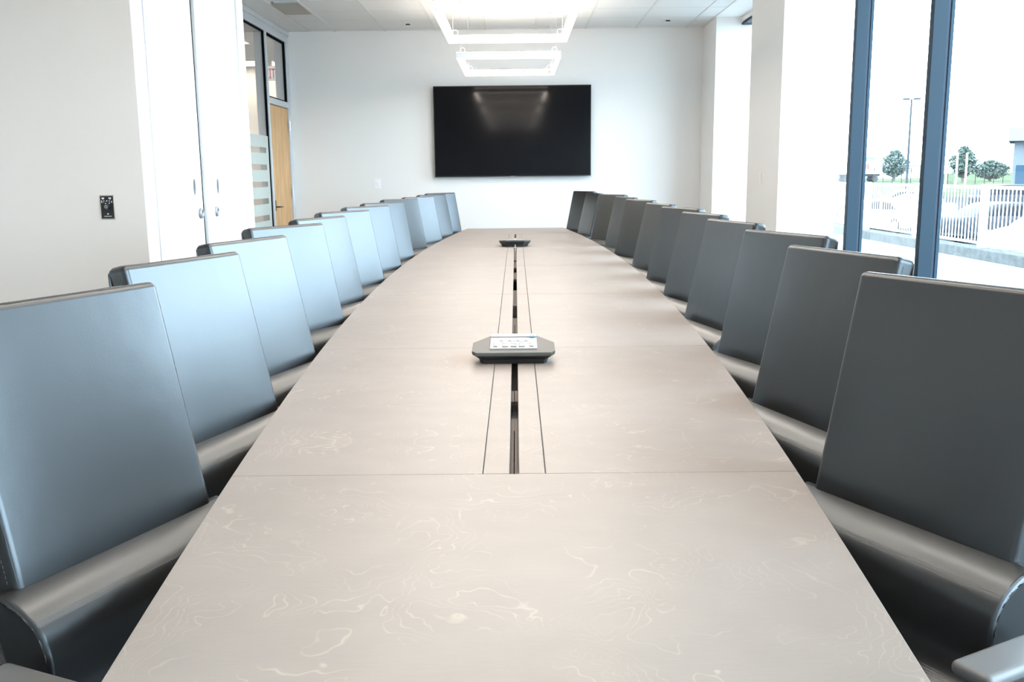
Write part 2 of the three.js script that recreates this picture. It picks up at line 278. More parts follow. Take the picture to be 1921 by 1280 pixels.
// ---------------------------------------------------------------- glass door front on the left, far end
{
  const X = XL, XD = XL - 0.12, HB = 2.17, HT = 2.93, zj = -11.97, zh = -11.86, zm = -10.96, zm2 = -10.90, z9 = -9.45;
  const f = structGroup('trim_door_frame', 'silver aluminium frame of the glass door front', 'frame');
  mesh('jamb', rbx(XD, X + 0.012, 0, 3.06, zj + 0.001, zh, 0.004), M.alu, f);
  mesh('post', rbx(XD, X + 0.012, 0, 3.06, zm, zm2, 0.004), M.alu, f);
  mesh('post', rbx(XD, X + 0.012, 0, 3.06, z9 - 0.06, z9, 0.004), M.alu, f);
  mesh('header', rbx(XD, X + 0.014, HT + 0.02, 3.06, zj + 0.001, z9, 0.004), M.alu, f);
  mesh('header_cap', rbx(X, X + 0.03, 3.03, 3.085, zj + 0.001, z9, 0.006), M.alu, f);
  mesh('transom_bar', rbx(XD, X + 0.012, HB, HB + 0.07, zh, zm, 0.004), M.alu, f);
  mesh('sill', rbx(XD, X + 0.012, 0, 0.09, z9 - 0.06, zm2, 0.004), M.alu, f);
  const gk = (z0, z1, y0, y1, w = 0.014) => mesh('gasket', [bx(X - 0.03, X - 0.004, y0, y1, z0, z0 + w * 1.6), bx(X - 0.03, X - 0.004, y0, y1, z1 - w, z1), bx(X - 0.03, X - 0.004, y1 - w, y1, z0, z1), bx(X - 0.03, X - 0.004, y0, y0 + w * 0.7, z0, z1)], M.gasket, f);
  gk(zh, zm, HB + 0.07, HT + 0.02, 0.022); gk(zm2, z9 - 0.06, 0.09, HT + 0.02);
  const w1 = structGroup(`window_${++wn}`, 'glass transom pane above the oak door', 'window');
  mesh('pane', bx(X - 0.020, X - 0.014, HB + 0.07, HT + 0.02, zh, zm), M.glass, w1);
  const w2 = structGroup(`window_${++wn}`, 'tall glass sidelight with frosted film bands beside the oak door', 'window');
  mesh('pane', bx(X - 0.020, X - 0.014, 0.09, HT + 0.02, zm2, z9 - 0.06), M.glass, w2);
  // frosted film: a field with clear slots
  let y = 1.80;
  for (let k = 0; k < 7; k++) {
    const y0 = y - (k ? 0.125 : 0.13);
    mesh('film_band', bx(X - 0.0138, X - 0.0130, y0, y, zm2, z9 - 0.06), M.film, w2);
    mesh('film_end', bx(X - 0.0138, X - 0.0130, y0 - 0.062, y0, zm2, zm2 + 0.13), M.film, w2);
    y = y0 - 0.062;
  }
  mesh('film_band', bx(X - 0.0138, X - 0.0130, 0.1, y, zm2, z9 - 0.06), M.film, w2);
  const d = structGroup('door_3', 'light oak door with bronze lever handle below the transom', 'door');
  mesh('leaf', metreUV(rbx(X - 0.05, X - 0.006, 0.008, HB - 0.006, zh + 0.006, zm - 0.006, 0.003)), M.oak, d);
  for (const yy of [0.25, 1.155, 1.962]) { const h = mesh('hinge', (() => { const g = cyl(0.011, 0.011, 0.115, 14); return g; })(), M.steel, d); h.position.set(X + 0.014, yy, zh + 0.0); mesh('hinge_leaf', bx(-0.012, -0.006, -0.055, 0.055, -0.03, 0.035), M.steel, h); }
  const lv = mesh('lever_rose', (() => { const g = rbx(0, 0.01, -0.045, 0.075, -0.02, 0.02, 0.004); return g; })(), M.bronze, d); lv.position.set(X - 0.006, 1.0, zm - 0.065);
  mesh('lever', [tube([[0.008, 0, 0], [0.05, 0, 0], [0.056, 0, -0.02], [0.056, -0.002, -0.12]], 0.0085, 20, 8)], M.bronze, lv);
}
// lobby beyond the glass front
struct('floor_lobby', bx(-8, XL - 0.12, -0.12, 0, -16, -6.9), M.carpet, 'floor of the lobby beyond the glass door', 'floor');
struct('ceiling_lobby', bx(-8, XL - 0.12, CEIL, CEIL + 0.1, -16, -6.9), M.tile, 'ceiling of the lobby beyond the glass door', 'ceiling');
struct('wall_lobby_far', bx(-8, XL, 0, CEIL, -15.8, -15.6), M.cream, 'cream wall of the lobby behind the exit sign', 'wall');
struct('wall_lobby_left', bx(-8.1, -7.9, 0, CEIL, -15.8, -6.8), M.cream, 'cream side wall of the lobby', 'wall');
struct('wall_lobby_near', bx(-8, XL - 0.12, 0, CEIL, -6.9, -6.79), M.cream, 'near wall of the lobby beyond the closet', 'wall');
struct('wall_lobby_right', bx(XL - 0.12, XL, 0, CEIL, -15.8, ZF - 0.15), M.cream, 'right wall of the lobby beyond the end wall', 'wall');
struct('trim_lobby_rail', rbx(-7.9, XL - 0.12, 1.98, 2.05, -15.6, -15.54, 0.005), M.cream, 'cream ledge along the lobby wall', 'ledge');
for (const [x0, x1, z0, z1, l] of [[-4.6, -3.66, -15.42, -14.72, 'bright flat ceiling light of the lobby just above the exit sign'], [-4.35, -3.47, -12.9, -12.2, 'bright flat ceiling light of the lobby nearer the glass front'], [-6.2, -5.3, -11.6, -10.4, 'bright flat ceiling light deep in the lobby']]) {
  const t = thing('ceiling_light', l, 'light', [(x0 + x1) / 2, CEIL, (z0 + z1) / 2]);
  const w = x1 - x0, dd = z1 - z0;
  mesh('frame', [bx(-w / 2, w / 2, -0.012, 0, -dd / 2, -dd / 2 + 0.02), bx(-w / 2, w / 2, -0.012, 0, dd / 2 - 0.02, dd / 2), bx(-w / 2, -w / 2 + 0.02, -0.012, 0, -dd / 2, dd / 2), bx(w / 2 - 0.02, w / 2, -0.012, 0, -dd / 2, dd / 2)], M.white, t);
  mesh('diffuser', bx(-w / 2 + 0.02, w / 2 - 0.02, -0.008, -0.002, -dd / 2 + 0.02, dd / 2 - 0.02), M.panelGlow, t);
  const L = new THREE.RectAreaLight(lin(1, 0.95, 0.87), z0 < -15 ? 7 : 20, w - 0.06, dd - 0.06); L.position.y = -0.016; L.rotation.x = -Math.PI / 2; t.add(L);
}
{
  const t = thing('exit_sign', 'white exit sign with red letters seen through the transom glass', 'sign', [-3.71, 2.885, -14.62]);
  const face = canvasTex(256, 192, (c, w, h) => { c.fillStyle = '#fbf7f4'; c.fillRect(0, 0, w, h); c.fillStyle = '#b01412'; c.font = 'bold 200px sans-serif'; c.textAlign = 'center'; c.textBaseline = 'middle'; c.save(); c.translate(w / 2, h / 2 + 8); c.scale(0.46, 1); c.fillText('EXIT', 0, 0); c.restore(); });
  mesh('housing', rbx(-0.15, 0.15, -0.105, 0.105, -0.05, 0, 0.006), M.white, t);
  mesh('face', bx(-0.14, 0.14, -0.1, 0.1, 0, 0.002), [M.white, M.white, M.white, M.white, mat(lin(1, 1, 1), 0.5, { map: face, emissive: lin(1, 1, 1), emissiveMap: face, emissiveIntensity: 0.55 }), M.white], t);
  mesh('canopy', bx(-0.06, 0.06, 0.105, CEIL - 2.905, -0.04, -0.01), M.white, t);
}

// ---------------------------------------------------------------- television
{
  const t = thing('television', 'large black flat television mounted on the white end wall', 'television', [-0.033, 1.869, ZF]);
  mesh('wall_mount', bx(-0.3, 0.3, -0.2, 0.2, 0, 0.035), M.blackMetal, t);
  mesh('housing', rbx(-0.970, 0.970, -0.55, 0.55, 0.035, 0.075, 0.006), M.bezel, t);
  mesh('bezel', [bx(-0.970, 0.970, 0.541, 0.55, 0.072, 0.08), bx(-0.970, 0.970, -0.55, -0.537, 0.072, 0.08), bx(-0.970, -0.961, -0.55, 0.55, 0.072, 0.08), bx(0.961, 0.970, -0.55, 0.55, 0.072, 0.08)], M.bezel, t);
  mesh('screen', bx(-0.962, 0.962, -0.538, 0.542, 0.074, 0.077), M.screen, t);
  mesh('logo_tab', rbx(-0.03, 0.03, -0.556, -0.545, 0.07, 0.083, 0.002), M.silver, t);
}

// ---------------------------------------------------------------- pendant ring lamps
const ringGeo = (() => { const pts = []; for (let k = 0; k <= 40; k++) { const a = k / 40 * Math.PI * 2 * 1.9; pts.push(new THREE.Vector3(Math.cos(a) * 0.024, Math.sin(a) * 0.024, 0.004 * k / 40)); } return new THREE.TubeGeometry(new THREE.CatmullRomCurve3(pts), 60, 0.0018, 6); })();
function pendant(zn, label) {
  const W = 0.99, L = 1.603, h = 0.062, b = 0.05, yb = 2.428;
  const t = thing('pendant_lamp', label, 'lamp', [-0.055, yb, zn - L / 2], 0, 'rectangular pendant lamps over the table');
  const bars = [[-W / 2, W / 2, L / 2 - b, L / 2, 'x'], [-W / 2, W / 2, -L / 2, -L / 2 + b, 'x'], [-W / 2, -W / 2 + b, -L / 2 + b, L / 2 - b, 'z'], [W / 2 - b, W / 2, -L / 2 + b, L / 2 - b, 'z']];
  for (const [x0, x1, z0, z1, ax] of bars) {
    const f = mesh('frame_bar', bx(x0, x1, 0.006, h - 0.006, z0, z1), M.lampWhite, t);
    mesh('diffuser', bx(x0 + 0.002, x1 - 0.002, 0, 0.006, z0 + 0.002, z1 - 0.002), M.opal, f);
    mesh('top_diffuser', bx(x0 + 0.002, x1 - 0.002, h - 0.006, h, z0 + 0.002, z1 - 0.002), M.opalTop, f);
    const len = ax === 'x' ? x1 - x0 : z1 - z0;
    for (const up of [0]) {
      const A = new THREE.RectAreaLight(LAMP_COLOR, up ? LAMP * 0.45 : LAMP, ax === 'x' ? len - 0.01 : b - 0.006, ax === 'x' ? b - 0.006 : len - 0.01);
      A.position.set((x0 + x1) / 2, up ? h + 0.003 : -0.003, (z0 + z1) / 2); A.rotation.x = up ? Math.PI / 2 : -Math.PI / 2; t.add(A);
    }
  }
  for (const sx of [-1, 1]) for (const sz of [-1, 1]) {
    const c = mesh('cable', cyl(0.0016, 0.0016, CEIL - yb - h, 6), M.cable, t); c.position.set(sx * (W / 2 - 0.04), (CEIL - yb + h) / 2, sz * (L / 2 - 0.025));
    const k = mesh('cable_coil', ringGeo, M.cable, t); k.position.set(sx * (W / 2 - 0.06), h + 0.02, sz * (L / 2 - 0.025)); k.rotation.y = 0.3 * sx;
    const cup = mesh('ceiling_cup', cyl(0.018, 0.022, 0.02, 16), M.lampWhite, t); cup.position.set(sx * (W / 2 - 0.04), CEIL - yb - 0.012, sz * (L / 2 - 0.025));
  }
}
pendant(-9.234, 'rectangular glowing pendant lamp nearest the television, lower one in view');
pendant(-6.576, 'rectangular glowing pendant lamp cut by the top edge of the view');
pendant(-3.918, 'rectangular pendant lamp over the near half of the table');

pendant(-1.26, 'rectangular pendant lamp over the near table end, above the view');

// ---------------------------------------------------------------- conference table
const TX = -0.009, TC = 6.10, TW = 0.766, TCURVE = 0.01044;
const half = (s) => TW - TCURVE * (s - TC) * (s - TC);
{
  const t = thing('conference_table', 'long boat-shaped conference table with grey figured veneer top', 'table');
  const Y0 = 0.705, Y1 = 0.745, cham = 0.0015;
  const panel = (pts, dy = 0, th = Y1 - Y0) => {
    const s = new THREE.Shape(pts.map(([x, z]) => new THREE.Vector2(x, z)));
    const g = new THREE.ExtrudeGeometry(s, { depth: th - 2 * cham, bevelEnabled: true, bevelThickness: cham, bevelSize: cham, bevelOffset: -cham, bevelSegments: 1, curveSegments: 4 });
    const uv = g.attributes.uv, p = g.attributes.position; for (let i = 0; i < uv.count; i++) uv.setXY(i, p.getX(i) / 1.6 + 0.5, p.getY(i) / 1.6 - 0.3);
    g.rotateX(-Math.PI / 2); g.translate(TX, Y1 - th + cham + dy, 0); return g;
  };
  const edge = (s0, s1, side, n = 14) => { const r = []; for (let i = 0; i <= n; i++) { const s = s0 + (s1 - s0) * i / n; r.push([side * half(s), s]); } return r; };
  const e = 0.0006, L0 = 0.064, S0 = 0.0096;
  const seams = [0.73, 1.836, 3.253, 4.748, 6.26, 7.81, 9.61, 10.72];
  for (let k = 0; k < seams.length - 1; k++) {
    const a = seams[k] + e, b = seams[k + 1] - e;
    if (k === 0 || k === seams.length - 2) { mesh('tabletop_panel', panel([...edge(a, b, 1), ...edge(b, a, -1)]), M.veneer, t); continue; }
    mesh('tabletop_panel', panel([[L0 + 0.0007, a], ...edge(a, b, 1), [L0 + 0.0007, b]]), M.veneer, t);
    mesh('tabletop_panel', panel([[-L0 - 0.0007, b], ...edge(b, a, -1), [-L0 - 0.0007, a]]), M.veneer, t);
    for (const s of [-1, 1]) {
      const x0 = s > 0 ? S0 : -L0 + 0.0007, x1 = s > 0 ? L0 - 0.0007 : -S0;
      mesh('cable_lid', panel([[x0, a + 0.0012], [x1, a + 0.0012], [x1, b - 0.0005], [x0, b - 0.0005]], 0, 0.018), M.lidVeneer, t);
    }
  }
  const za = -1.84, zb = -9.6;
  mesh('cable_trough', [bx(TX - 0.075, TX + 0.075, 0.60, 0.61, zb, za), bx(TX - 0.075, TX - 0.066, 0.60, 0.70, zb, za), bx(TX + 0.066, TX + 0.075, 0.60, 0.70, zb, za)], M.trough, t);
  for (const [s0, s1] of [[1.85, 2.34], [2.53, 2.66], [3.55, 4.05], [4.45, 5.05], [5.6, 6.0], [6.3, 6.75], [6.85, 7.5]]) for (const s of [-1, 1])
    mesh('slot_strip', bx(TX + s * 0.0012, TX + s * 0.011, 0.714, 0.7262, -s1, -s0), M.bristle, t);
  for (const s of [2.34, 4.07, 6.02]) mesh('power_box', rbx(TX - 0.05, TX + 0.05, 0.61, 0.695, -s - 0.2, -s, 0.004), M.blackMetal, t);
  for (const s of [2.2, 5.72, 9.25]) {
    mesh('pedestal', rbx(TX - 0.09, TX + 0.09, 0, 0.60, -s - 0.3, -s + 0.3, 0.01), M.blackMetal, t);
    mesh('pedestal_head', rbx(TX - 0.2, TX + 0.2, 0.56, 0.60, -s - 0.34, -s + 0.34, 0.006), M.blackMetal, t);
  }
  mesh('apron', [bx(TX - 0.27, TX - 0.24, 0.63, 0.704, -10.2, -1.2), bx(TX + 0.24, TX + 0.27, 0.63, 0.704, -10.2, -1.2)], M.blackMetal, t);
}

// ---------------------------------------------------------------- conference phones
function phone(z, turn, label) {
  const t = thing('conference_phone', label, 'telephone', [TX - 0.003, 0.745, z], turn);
  // octagonal body: top face slopes up to the back (local -z), lower body tapers in
  const D = 0.105, Wd = 0.134, cut = 0.052, back = 0.08;
  const top = [[-Wd + 0.014, D], [Wd - 0.014, D], [Wd, D - 0.022], [Wd, -D + 0.085], [back, -D], [-back, -D], [-Wd, -D + 0.085], [-Wd, D - 0.022]];
  const yt = (zz) => 0.040 + (D - zz) / (2 * D) * 0.018;
  const ringAt = (sc, dy, fy) => top.map(([x, zz]) => [x * sc, fy !== undefined ? fy : yt(zz) + dy, zz * sc]);
  const loft = (rings, capTop, capBot) => {
    const pos = []; const n = top.length; const tri = (a, b, c) => pos.push(...a, ...b, ...c);
    for (let r = 0; r < rings.length - 1; r++) for (let i = 0; i < n; i++) { const j = (i + 1) % n, A = rings[r][i], B = rings[r][j], C = rings[r + 1][j], E = rings[r + 1][i]; tri(A, B, C); tri(A, C, E); }
    const cap = (R, flip) => { for (let i = 1; i < n - 1; i++) flip ? tri(R[0], R[i + 1], R[i]) : tri(R[0], R[i], R[i + 1]); };
    if (capTop) cap(rings[rings.length - 1], false); if (capBot) cap(rings[0], true);
    const g = new THREE.BufferGeometry(); g.setAttribute('position', new THREE.Float32BufferAttribute(pos, 3)); g.computeVertexNormals(); return metreUV(g);
  };
  mesh('base', loft([ringAt(0.80, 0, 0.0), ringAt(0.83, 0, 0.014), ringAt(0.985, -0.012)], true, true), M.phoneBlack, t);
  mesh('speaker_top', loft([ringAt(0.985, -0.012), ringAt(1, -0.006), ringAt(1, -0.001), ringAt(0.992, 0)], true, true), M.phoneGrey, t);
  const tilt = Math.atan2(0.018, 2 * D), plate = new THREE.Group(); 
  const body = mesh('keypad_plate', (() => { const g = rbx(-0.077, 0.077, -0.002, 0.0035, -0.088, 0.088, 0.0017); return g; })(), M.silver, t);
  body.position.set(0, yt(-0.02) + 0.0005, -0.021); body.rotation.x = tilt;
  mesh('back_ridge', rbx(-0.077, 0.077, 0.003, 0.007, -0.088, -0.052, 0.0015), M.silver, body);
  mesh('display', bx(-0.046, 0.046, 0.0035, 0.0045, -0.036, -0.006), M.lcd, body);
  mesh('display_edge', bx(-0.046, 0.046, 0.0035, 0.0048, -0.005, -0.002), M.keyDark, body);
  for (let c = -1; c <= 1; c++) for (let r = 0; r < 4; r++) { const k = mesh('key', rbx(-0.010, 0.010, 0, 0.004, -0.006, 0.006, 0.0015), M.key, body); k.position.set(c * 0.027, 0.003, 0.012 + r * 0.0175); mesh('key_edge', bx(-0.009, 0.009, -0.001, 0.0012, 0.006, 0.0078), M.keyDark, k); }
  for (const s of [-1, 1]) for (let r = 0; r < 2; r++) { const k = mesh('side_key', rbx(-0.0065, 0.0065, 0, 0.004, -0.011, 0.011, 0.002), M.key, body); k.position.set(s * 0.059, 0.003, 0.03 + r * 0.027); mesh('key_edge', bx(-0.006, 0.006, -0.001, 0.0012, 0.011, 0.0128), M.keyDark, k); }
  const st = mesh('sticker', rbx(-0.009, 0.009, 0, 0.0008, -0.012, 0.012, 0.0003, 1), M.blueSticker, body); st.position.set(0.063, 0.0072, -0.056); st.userData.label = 'small blue sticker';
  return t;
}
phone(-3.05, 0, 'dark conference phone with silver keypad nearest the camera');
phone(-7.99, Math.PI, 'dark conference phone with its back to the camera, near the far table end');
tag(mesh('phone_cable', tube([[TX, 0.765, -7.88], [TX, 0.758, -7.855], [TX, 0.7495, -7.83], [TX, 0.7475, -7.75], [TX, 0.735, -7.66], [TX, 0.66, -7.60]], 0.004, 40, 6), M.silver), 'pale cable running from the far phone into the table slot', 'cable');

// ---------------------------------------------------------------- chairs
function cushion(w, h, t, r, bulge, nx = 22, ny = 22) {
  const g = new THREE.BoxGeometry(w, h, t, nx, ny, 8);
  const map = (v, len, n) => { const k = Math.round((v / len + 0.5) * n), e = 5; const inner = len - 2 * r; // more rows inside the rounded rim
    if (k <= e) return -len / 2 + r * k / e; if (k >= n - e) return len / 2 - r * (n - k) / e; return -inner / 2 + inner * (k - e) / (n - 2 * e); };
  const mapZ = (v) => Math.sign(v) * Math.min(Math.abs(v), t / 2);
  const p = g.attributes.position, c = new THREE.Vector3(), q = new THREE.Vector3();
  for (let i = 0; i < p.count; i++) {
    q.set(map(p.getX(i), w, nx), map(p.getY(i), h, ny), mapZ(p.getZ(i)));
    c.set(THREE.MathUtils.clamp(q.x, -w / 2 + r, w / 2 - r), THREE.MathUtils.clamp(q.y, -h / 2 + r, h / 2 - r), THREE.MathUtils.clamp(q.z, -t / 2 + r, t / 2 - r));
    const d = q.clone().sub(c), L = d.length(); if (L > 1e-9) q.copy(c).addScaledVector(d.divideScalar(L), r);
    const u = 2 * q.x / w, v = 2 * q.y / h, k = Math.max(0, 1 - u * u * u * u) * Math.max(0, 1 - v * v * v * v);
    if (q.z > 0) q.z += bulge * k; 
    p.setXYZ(i, q.x, q.y, q.z);
  }
  g.deleteAttribute('uv'); g.deleteAttribute('normal');
  const m = mergeVertices(g, 1e-5); m.computeVertexNormals(); return metreUV(m, 2.2);
}
const CH = (() => {
  const YB = 0.715, W = 0.441, H = 0.446, T = 0.056, REC = 0.2245, ZK = -0.20;
  const root = new THREE.Group();
  const back = mesh('backrest', cushion(W, H + 0.014, T, 0.014, 0.004), M.leather, root);
  const up = new THREE.Vector3(0, Math.cos(REC), -Math.sin(REC)), fw = new THREE.Vector3(0, Math.sin(REC), Math.cos(REC));
  back.position.set(0, YB, ZK).addScaledVector(up, (H - 0.014) / 2).addScaledVector(fw, -T / 2); back.rotation.x = -REC;
  const st = []; const dash = new THREE.BoxGeometry(0.0052, 0.0009, 0.0012), dashV = new THREE.BoxGeometry(0.0012, 0.0052, 0.0012);
  for (let x = -W / 2 + 0.02; x < W / 2 - 0.02; x += 0.0085) st.push(dash.clone().translate(x, (H + 0.014) / 2 + 0.0002, T / 2 - 0.020));
  for (let y = -H / 2 + 0.02; y < H / 2 - 0.01; y += 0.0085) for (const s of [-1, 1]) st.push(dashV.clone().translate(s * (W / 2 + 0.0002), y, T / 2 - 0.020));
  mesh('stitching', st, M.thread, back);
  mesh('rear_piping', (() => { const r = 0.003, x = W / 2 - 0.003, y = (H + 0.014) / 2 - 0.003; return tube([[-x, -y, -T / 2 + 0.006], [-x, 0, -T / 2 + 0.006], [-x, y - 0.01, -T / 2 + 0.006], [-x + 0.01, y, -T / 2 + 0.006], [0, y, -T / 2 + 0.006], [x - 0.01, y, -T / 2 + 0.006], [x, y - 0.01, -T / 2 + 0.006], [x, 0, -T / 2 + 0.006], [x, -y, -T / 2 + 0.006]], r, 60, 6); })(), M.leather, back);
  // scooped seat whose rear rises to the crease below the backrest
  const top = new THREE.CatmullRomCurve3([[-0.012, 0.716], [0.02, 0.708], [0.05, 0.694], [0.075, 0.672], [0.09, 0.640], [0.094, 0.60], [0.098, 0.56], [0.12, 0.526], [0.17, 0.507], [0.26, 0.499], [0.36, 0.496], [0.43, 0.489], [0.468, 0.470]].map(([z, y]) => new THREE.Vector3(z, y, 0))).getPoints(34);
  const bot = new THREE.CatmullRomCurve3([[0.462, 0.452], [0.40, 0.438], [0.25, 0.436], [0.10, 0.452], [0.03, 0.50], [-0.008, 0.60], [-0.035, 0.690]].map(([z, y]) => new THREE.Vector3(z, y, 0))).getPoints(26);
  const loop = [...top, ...bot].map((p) => [p.x, p.y]), NL = loop.length;
  const inset = (d) => loop.map((p, i) => { const A = loop[(i + NL - 1) % NL], B = loop[(i + 1) % NL], tx = B[0] - A[0], ty = B[1] - A[1], L = Math.hypot(tx, ty) || 1; return [p[0] + ty / L * d, p[1] - tx / L * d]; });
  const SW = W + 0.06, rr = 0.008, st2 = [0, 0.08, 0.3, 0.65, 1].map((k) => [-SW / 2 + rr * k, rr * (1 - Math.sqrt(1 - (1 - k) * (1 - k)))]);
  const stations = [...st2, ...st2.slice().reverse().map(([x, d]) => [-x, d])], pos = [], idx = [];
  for (const [x, d] of stations) for (const [z, y] of inset(d)) pos.push(x, y, z + ZK);
  for (let q = 0; q < stations.length - 1; q++) for (let i = 0; i < NL; i++) { const j = (i + 1) % NL, A = q * NL + i, B = q * NL + j, C = A + NL, D = B + NL; idx.push(A, B, C, B, D, C); }
  const capTri = THREE.ShapeUtils.triangulateShape(inset(rr).map((p) => new THREE.Vector2(...p)), []), last = (stations.length - 1) * NL;
  for (const [i, j, k] of capTri) { idx.push(i, k, j); idx.push(last + i, last + j, last + k); }
  const sg = new THREE.BufferGeometry(); sg.setAttribute('position', new THREE.Float32BufferAttribute(pos, 3)); sg.setIndex(idx); sg.computeVertexNormals();
  mesh('seat', metreUV(sg, 2.2), M.leather, root);
  mesh('back_bracket', tube([[0, 0.44, 0.02], [0, 0.45, -0.14], [0, 0.52, -0.25], [0, 0.66, -0.285], [0, 0.80, -0.30]], 0.02, 24, 10), M.blackMetal, root);
  for (const s of [-1, 1]) {
    const arm = new THREE.Group(); arm.name = 'armrest'; arm.position.set(s * (W / 2 + 0.085), -0.045, 0); root.add(arm);
    mesh('pad', rbx(-0.034, 0.034, 0.652, 0.676, ZK + 0.03, ZK + 0.22, 0.011, 3), M.arm, arm);
    mesh('post', tube([[0, 0.655, ZK + 0.16], [0, 0.56, ZK + 0.17], [0, 0.45, ZK + 0.19], [-s * 0.05, 0.430, ZK + 0.20], [-s * 0.16, 0.430, ZK + 0.20]], 0.013, 24, 8), M.blackMetal, arm);
  }
  mesh('mechanism', rbx(-0.09, 0.09, 0.395, 0.44, -0.14, 0.12, 0.01), M.blackMetal, root);
  const col = mesh('gas_column', cyl(0.022, 0.028, 0.32, 18), M.blackMetal, root); col.position.y = 0.24;
  const base = mesh('base_hub', cyl(0.035, 0.045, 0.06, 20), M.chrome, root); base.position.y = 0.10;
  const legG = (() => { const g = rbx(-0.02, 0.02, -0.018, 0.012, 0.02, 0.29, 0.006); return g; })(), wheel = (() => { const g = cyl(0.027, 0.027, 0.04, 18); g.rotateZ(Math.PI / 2); return g; })();
  for (let k = 0; k < 5; k++) { const a = k / 5 * Math.PI * 2 + 0.3; const l = mesh('base_leg', legG, M.chrome, base); l.rotation.y = a; l.rotation.order = 'YXZ'; l.rotation.x = 0.08; const w = mesh('caster', wheel, M.castor, base); w.position.set(Math.sin(a) * 0.28, -0.073, Math.cos(a) * 0.28); w.rotation.y = a + 0.8; }
  return { root, W, ZK };
})();
const ORD = ['first', 'second', 'third', 'fourth', 'fifth', 'sixth', 'seventh', 'eighth', 'ninth', 'tenth', 'eleventh', 'twelfth'];
const left = [[-0.607, -1.776, 23.4], [-0.657, -2.522, 19.4], [-0.7, -3.24, 18.3], [-0.745, -4.045, 29.2], [-0.78, -4.822, 21.2], [-0.785, -5.614, 30.0], [-0.782, -6.457, 32.4], [-0.781, -7.267, 34.8], [-0.78, -8.308, 35.2], [-0.703, -9.101, 33.5], [-0.658, -10.01, 33.5], [-0.617, -10.789, 42]];
const right = [[0.597, -1.83, 28.2], [0.651, -2.565, 18.5], [0.71, -3.301, 21.0], [0.736, -4.117, 13.7], [0.765, -4.91, 14.6], [0.778, -5.666, 18.6], [0.788, -6.456, 12.3], [0.764, -7.408, 19.4], [0.771, -8.309, 14.0], [0.731, -9.296, 26.5], [0.652, -10.126, 13.6], [0.585, -11.1, 28]];
for (const [s, row, side] of [[1, left, 'left'], [-1, right, 'right']]) row.forEach(([x, z, deg], i) => {
  const a = deg * Math.PI / 180, dx = s * Math.cos(a), dz = Math.sin(a), wx = -s * Math.sin(a), wz = Math.cos(a);
  const c = CH.root.clone(); c.name = numbered('conference_chair');
  c.position.set(x + wx * CH.W / 2 - dx * CH.ZK, 0, z + wz * CH.W / 2 - dz * CH.ZK); c.rotation.y = Math.atan2(dx, dz);
  c.userData = { label: `black leather high-back conference chair, ${ORD[i]} from the camera in the ${side} row`, category: 'chair', group: 'conference chairs around the table' };
  scene.add(c);
});

// ---------------------------------------------------------------- outside
struct('terrace', metreUV(bx(XW + 0.12, 7.02, -0.3, -0.01, -60, 10), 0.5), M.concrete, 'pale concrete terrace outside the windows', 'ground');
struct('terrace_curb', metreUV(rbx(7.02, 7.3, -1.4, 0.16, -60, 10, 0.02), 0.5), M.curb, 'low concrete curb that carries the white railing', 'curb');
struct('parking_lot', bx(7.3, 320, -1.6, -1.36, -115, 40), M.asphalt, 'pale asphalt of the car park', 'ground');
{ // grass bank and land beyond
  const g = new THREE.BufferGeometry(); const P = [[-200, -1.4, -95], [320, -1.4, -95], [-200, -0.42, -120], [320, -0.42, -120], [-200, -0.30, -420], [320, -0.30, -420]];
  const pos = []; const f = (a, b, c) => pos.push(...P[a], ...P[b], ...P[c]); f(0, 1, 3); f(0, 3, 2); f(2, 3, 5); f(2, 5, 4);
  g.setAttribute('position', new THREE.Float32BufferAttribute(pos, 3)); g.computeVertexNormals(); metreUV(g, 0.05);
  struct('grass_bank', g, M.grass, 'grass bank and flat land beyond the car park', 'ground');
}
struct('lot_near_ground', bx(-40, XW + 0.1, -1.6, -0.4, -95, -16.2), M.asphalt, 'ground beside the building', 'ground');
{
  const t = thing('railing', 'white picket railing on the terrace curb', 'railing', [7.12, 0.16, 0]);
  const z0 = -30, z1 = 2.0;
  mesh('top_rail', rbx(-0.025, 0.025, 0.895, 0.94, z0, z1, 0.005), M.railWhite, t);
  mesh('bottom_rail', rbx(-0.02, 0.02, 0.055, 0.09, z0, z1, 0.005), M.railWhite, t);
  const pg = new THREE.BoxGeometry(0.013, 0.81, 0.015), po = rbx(-0.05, 0.05, 0, 0.96, -0.05, 0.05, 0.006, 1);
  for (let k = 0; k < 285; k++) { const p = mesh('picket', pg, M.railWhite, t); p.position.set(0, 0.49, z0 + 0.1 + k * 0.112); }
  for (let z = -14.45 + 2.4 * 6; z > z0; z -= 2.4) { const p = mesh('post', po, M.railWhite, t); p.position.z = z; }
}
const carTyre = mat(lin(0.02, 0.02, 0.02), 0.8), carGlass = mat(lin(0.012, 0.016, 0.022), 0.2, { specularIntensity: 0.08 }), carRed = mat(lin(0.35, 0.03, 0.03), 0.3), carLamp = mat(lin(0.6, 0.6, 0.6), 0.2);
